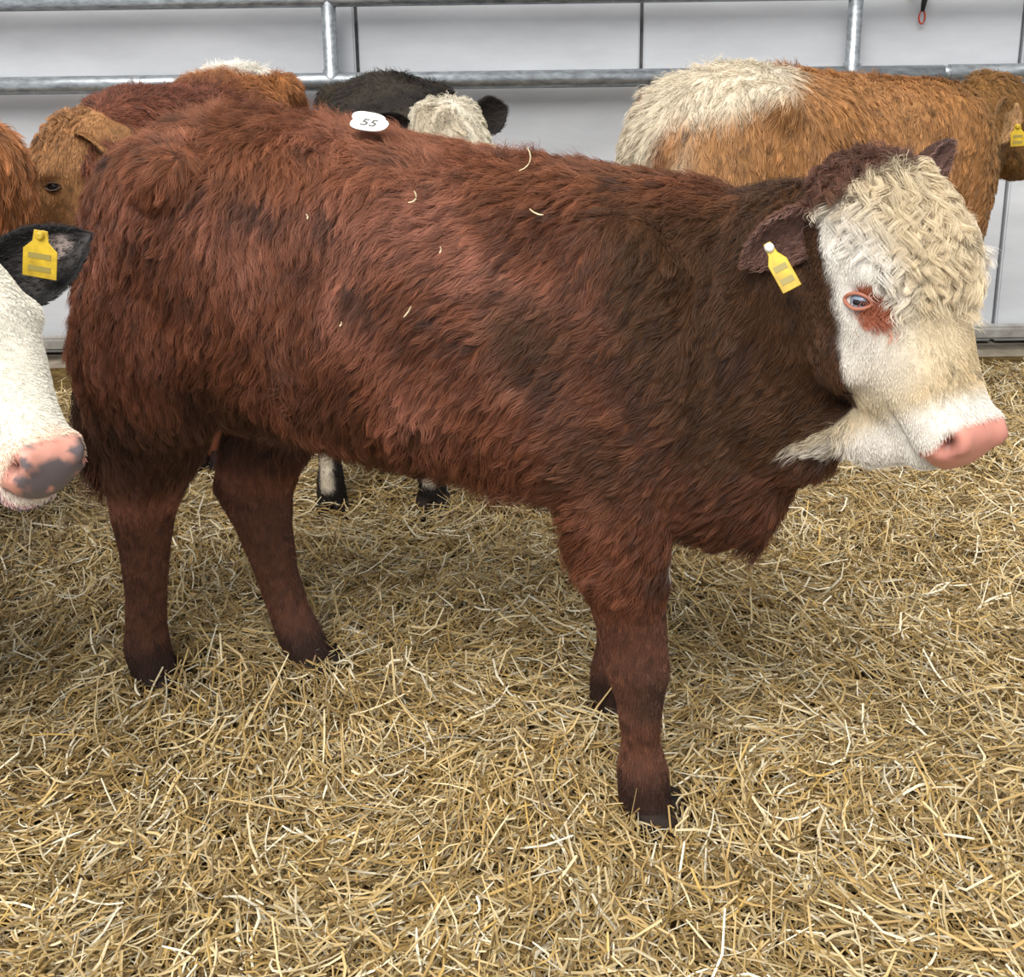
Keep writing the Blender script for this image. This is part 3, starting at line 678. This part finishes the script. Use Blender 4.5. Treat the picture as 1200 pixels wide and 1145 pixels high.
# dark red cow with a white-flecked rump, looking to the left
rn = [Waves(f, 120 + i) for i, f in enumerate((6, 14))]
def red_colour(P, N, c):
    a = rn[0](P) * .5 + rn[1](P) * .4
    col = mix(np.array([.16, .050, .026]), np.array([.22, .08, .045]), smooth(-.5, .8, a)); col = mix(col, np.array([.33, .13, .042]), smooth(-.45, -.75, P[:, 0]))
    col = mix(col, np.array([.8, .76, .68]), smooth(1.125, 1.14, P[:, 2] + .012 * rn[1](P)) * smooth(-.7, -.8, P[:, 0]))
    u, v, w = c.T; hd = smooth(-.24, -.17, v) * (u > -.06) * (u < .5) * (np.abs(w) < .13)
    col = mix(col, mix(np.array([.34, .17, .07]), np.array([.20, .09, .035]), smooth(.1, 1, a)), hd)
    return mix(col, np.array([.12, .06, .04]), nose_mask(c) * hd)
RM = head_matrix(-58, 28); re_ = np.array([-1.18, 3.0, .876]) - np.array([-1.06, 3.18, 0])
RT = np.array([re_[0] * -.18 + re_[1] * -.98, re_[0] * .98 + re_[1] * -.18, re_[2]]) / .95 - RM @ np.array([.172, -.062, -.0955])
build_cow('cow', 'red cow standing behind the calf with its ginger face turned aside', (-1.06, 3.18, 0), (-.18, -.98), .95, RM, RT, 1.0, red_colour,
          simple_fur(45000, .04, lift=.6, cull=lambda Q: np.where(Q[:, 2] > .8, 1, .15)), voxel=.014, lid=M_LIDDARK, tail=False, trunk_fn=lambda x, zt, zb, w, f: (x, zt + .075 * float(np.clip((x + .45) / .3, 0, 1)), zb, w, f),
          ears=[dict(base=(.03, -.08, -.09), dir=(-.05, -.35, -.8), face=(.6, .6, .1), len=.14, wid=.05, out=np.array([.33, .16, .06]), inn=np.array([.07, .03, .015]), hair=.014, n=2000),
                dict(base=(.03, -.08, .09), dir=(-.1, -.3, .8), face=(.5, .7, .2), len=.14, wid=.05, out=np.array([.33, .16, .06]), inn=np.array([.10, .05, .03]), n=1200)])

# ginger cow whose rump shows at the frame edge
def ginger_colour(P, N, c):
    a = rn[0](P + 3.1) * .5 + rn[1](P + 1.7) * .4
    return mix(np.array([.34, .125, .04]), np.array([.44, .19, .075]), smooth(-.5, .8, a))
ginger_legs = {k: [(x + (.24 * min(1, max(0, (.8 - z) / .4)) if 'hind' in k else 0), y, z, a, b) for x, y, z, a, b in J] for k, J in LEGS.items()}
build_cow('cow', 'ginger cow showing only its shaggy rump at the left edge', (-2.24, 2.47, 0), (-.97, -.22), 1.0, head_matrix(0, 35), (.38, 0, 1.05), 1.0, ginger_colour,
          simple_fur(35000, .04, cull=lambda Q: np.where(Q[:, 0] < -.6, 1, .1)), voxel=.016, lid=M_LIDDARK, tail=False, legs=ginger_legs, trunk_fn=lambda x, zt, zb, w, f: (x, zt - .02 + .05 * max(0, -x - .95) / .2, zb, w, f),
          ears=[dict(base=(.03, -.08, s * .09), dir=(-.05, -.35, s * .8), face=(.6, .6, .1), len=.14, wid=.05, out=np.array([.33, .16, .06]), inn=np.array([.1, .05, .03]), n=400) for s in (-1, 1)])

# black cow with the broad white face, nearest on the left
wn_ = [Waves(f, 140 + i) for i, f in enumerate((12, 100, 240))]
def pied_colour(P, N, c):
    col = mix(np.array([.016, .016, .016]), np.array([.035, .034, .033]), smooth(-.5, .9, wn_[0](P)))
    u, v, w = c.T
    face = (v > -.33) * (u > -.02) * (u < .55) * (np.abs(w) < .16)
    col = np.where(face[:, None] > 0, np.array([.84, .80, .70])[None], col)
    nm = nose_mask(c); sp = wn_[1](P) + .6 * wn_[2](P)
    halo = smooth(.33, .37, u) * smooth(-.12, -.08, v) * (u < .5); col = mix(col, np.array([.85, .50, .33]), halo * .5)
    nc = mix(np.array([.75, .36, .28]), np.array([.17, .14, .145]), smooth(-.30, .15, sp * .8 + 14 * (.020 - w) * smooth(.40, .42, u + .1 * (-v))))
    col = mix(col, nc, nm)
    lipc = mix(np.array([.62, .40, .38]), np.array([.20, .17, .19]), smooth(.1, .5, sp)); col = mix(col, lipc, smooth(.355, .38, u) * smooth(-.105, -.12, v) * (v > -.16))
    return col
# head axes in the cow's own frame from the pose in the scene
PF = np.array([.95, -.31])
PMW = np.array([[0.5712, 0.5594, -0.6006], [-0.5226, -0.3165, -0.7917], [-0.633, 0.766, 0.1116]])
PB = np.array([[PF[0], PF[1], 0], [-PF[1], PF[0], 0], [0, 0, 1.]])
PM = PB @ PMW
pt_ = np.array((-0.8223, 1.6645, 1.0326)); PO = np.array([pt_[0] - .31 * PF[0], pt_[1] - .31 * PF[1], 0]); ps = 1.0
tl_ = PB @ (pt_ - PO)
build_cow('cow', 'black cow with a white face and mottled nose, tagged black ear raised', PO, PF, ps, PM, tl_, .97, pied_colour,
          dict(n=60000, body=.02, leg=.01, face=.005, forehead=.010, lift=.35, wave=.05, clump=.5, clump_size=8, K=5, tail_n=300, cull=lambda Q: np.where(Q[:, 0] > .05, 1, .04)), voxel=.0085, lid=M_LID,
          ears=[dict(base=(.045, -.085, -.08), dir=(0.0015, 0.6996, -0.7145), face=(0.2811, 0.4362, 0.8401), len=0.180, wid=.072, out=np.array([.018, .018, .019]), inn=np.array([.05, .045, .045]), hair=.010, n=3500,
                     patch=np.array([.30, .24, .22]), tag=dict(pos=(0.0384, 0.0385, -0.1269), down=(0.5473, -0.8499, -0.0215), normal=(0.2811, 0.4362, 0.8401), w=.055, h=.066, stud=M_YELLOW)),
                dict(base=(.03, -.085, .085), dir=(.05, -.3, .95), face=(.5, .8, .0), len=.15, wid=.052, out=np.array([.018, .018, .019]), inn=np.array([.05, .045, .045]), n=600)])

# ------------------------------------------------------------------ straw
hn = [Waves(f, 200 + i) for i, f in enumerate((2.2, 5.5, 13))]
FEET = [(.231, 1.71), (.177, 2.0), (-.771, 2.15), (-.417, 2.17)]
def straw_h(x, y):
    Q = np.stack([x, y, np.zeros_like(x)], 1)
    z = .012 + .022 * hn[0](Q) + .018 * hn[1](Q) + .014 * hn[2](Q) - .06 * smooth(3.75, 4.15, y + .06 * hn[1](Q)) + .03 * smooth(1.7, 1.2, y)
    for fx, fy in FEET: z = z - (z - .004) * np.exp(-((x - fx) ** 2 + (y - fy) ** 2) / .01)
    return z
X0, X1, Y0, Y1 = -3.2, 3.3, .75, 4.2
nx, ny = 220, 130
gx, gy = np.meshgrid(np.linspace(X0 - .3, X1 + .3, nx), np.linspace(Y0 - .3, 4.3, ny)); gx, gy = gx.ravel(), gy.ravel()
gz = np.maximum(straw_h(gx, gy) - .034, -.056 + .006 * smooth(4.2, 3.9, gy))
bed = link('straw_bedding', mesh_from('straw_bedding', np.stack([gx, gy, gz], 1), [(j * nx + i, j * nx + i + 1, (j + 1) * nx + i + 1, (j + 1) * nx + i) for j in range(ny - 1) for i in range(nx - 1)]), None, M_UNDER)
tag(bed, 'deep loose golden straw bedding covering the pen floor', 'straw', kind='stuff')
STRAWC = np.array([[.56, .40, .17], [.64, .49, .25], [.72, .60, .37], [.47, .31, .11], [.33, .21, .07], [.84, .76, .57], [.58, .38, .11], [.23, .15, .06]])
STRAWP = np.array([.19, .18, .14, .14, .14, .08, .03, .10])
dn = [Waves(3.0, 230), Waves(8, 231)]
def straw_paths(n, x, y, r, lmin, lmax, zoff, pitch_s, K=4):
    az = r.uniform(0, 2 * np.pi, n); Q = np.stack([x, y, np.zeros(n)], 1)
    pref = dn[0](Q) * 2.2 + dn[1](Q); k = r.random(n) < .45; az = np.where(k, pref + r.normal(size=n) * .45, az)
    L = lmin + (lmax - lmin) * r.beta(1.6, 3.2, n); pt = r.normal(size=n) * pitch_s
    t = np.linspace(-.5, .5, K); bend = r.normal(size=n) * .65; kink = r.normal(size=n) * .12
    a = az[:, None] + bend[:, None] * t[None]
    cx = x[:, None] + L[:, None] * np.cos(a) * t[None] * np.cos(pt)[:, None]; cy = y[:, None] + L[:, None] * np.sin(a) * t[None] * np.cos(pt)[:, None]
    hz = straw_h(cx.ravel(), cy.ravel()).reshape(n, K); hc_ = straw_h(x, y)
    cz = .55 * hz + .45 * hc_[:, None] + zoff[:, None] + L[:, None] * np.sin(pt)[:, None] * t[None] - (L * np.abs(kink))[:, None] * (2 * t[None]) ** 2 * np.sign(kink)[:, None]
    return np.stack([cx, cy, cz], 2)
def straw_mesh(name, X, w, r):
    n, K, _ = X.shape
    D = nrm(np.gradient(X, axis=1)); up = np.array([0, 0, 1.]) + r.normal(size=(n, 1, 3)) * .5
    S = nrm(np.cross(D, up)); U = np.cross(S, D)
    flat = r.uniform(.3, .75, n)[:, None, None]; tp = np.ones(K); tp[0] = .8; tp[-1] = .75
    W = (w[:, None] * tp[None])[:, :, None] * .5
    V = np.stack([X + S * W, X + U * W * flat * 1.3, X - S * W], 2)              # roof section, open below: n,K,3
    V = V.reshape(-1, 3); b = (np.arange(n) * K * 3)[:, None, None]
    i = np.arange(K - 1)[None, :, None] * 3; j = np.arange(2)[None, None, :]
    q = np.stack([b + i + j, b + i + j + 1, b + i + 3 + j + 1, b + i + 3 + j], -1).reshape(-1, 4)
    me = bpy.data.meshes.new(name)
    me.vertices.add(len(V)); me.vertices.foreach_set('co', V.astype(np.float32).ravel())
    me.loops.add(q.size); me.loops.foreach_set('vertex_index', q.astype(np.int32).ravel())
    me.polygons.add(len(q)); me.polygons.foreach_set('loop_start', np.arange(len(q), dtype=np.int32) * 4)
    me.update(calc_edges=True)
    ci = r.choice(len(STRAWC), n, p=STRAWP / STRAWP.sum()); C = STRAWC[ci] * r.uniform(.58, 1.10, (n, 1))
    C = np.repeat(C, K * 3, 0); set_col(me, C)
    return me
def scatter(n, r, y0=Y0, y1=Y1):
    m_ = n; n = n * 2; x, y = r.uniform(X0, X1, n * 2), r.uniform(y0, y1, n * 2)
    ok = ((np.abs(x) < .50 * y + .25) | (r.random(n * 2) < .55)) & (np.abs(x) < .85 * y + .9) & (r.random(n * 2) < smooth(4.15, 3.7, y + .12 * hn[1](np.stack([x, y, x * 0], 1))) + .02)
    return x[ok][:m_], y[ok][:m_]
r1 = np.random.default_rng(11)
x, y = scatter(135000, r1); n = len(x)
zo = -.040 + .062 * r1.random(n) ** .8 + np.abs(r1.normal(size=n)) * .006
Xp = straw_paths(n, x, y, r1, .03, .20, zo, .24, 5)
loose = link('loose_straw', straw_mesh('loose_straw', Xp, r1.uniform(.0018, .0046, n), r1), bed, M_STRAW); loose['kind'] = 'stuff'
x, y = scatter(14000, r1, .8, 2.8); n = len(x)
Xp = straw_paths(n, x, y, r1, .04, .17, r1.uniform(.004, .030, n), .45)
lo2 = link('raised_straw', straw_mesh('raised_straw', Xp, r1.uniform(.0024, .0052, n), r1), bed, M_STRAW); lo2['kind'] = 'stuff'
# the largest stalks lie on top one by one
x, y = scatter(290, r1, 1.25, 2.3); n = len(x)
Xp = straw_paths(n, x, y, r1, .12, .26, r1.uniform(.014, .026, n), .16, 5)
wd = r1.uniform(.0038, .0068, n)
for k in range(n):
    c0 = Xp[k].mean(0); me = straw_mesh('straw_stalk', (Xp[k] - c0)[None], wd[k:k + 1], r1)
    o = link('straw_stalk', me, bed, M_STRAW); o.location = c0.tolist()
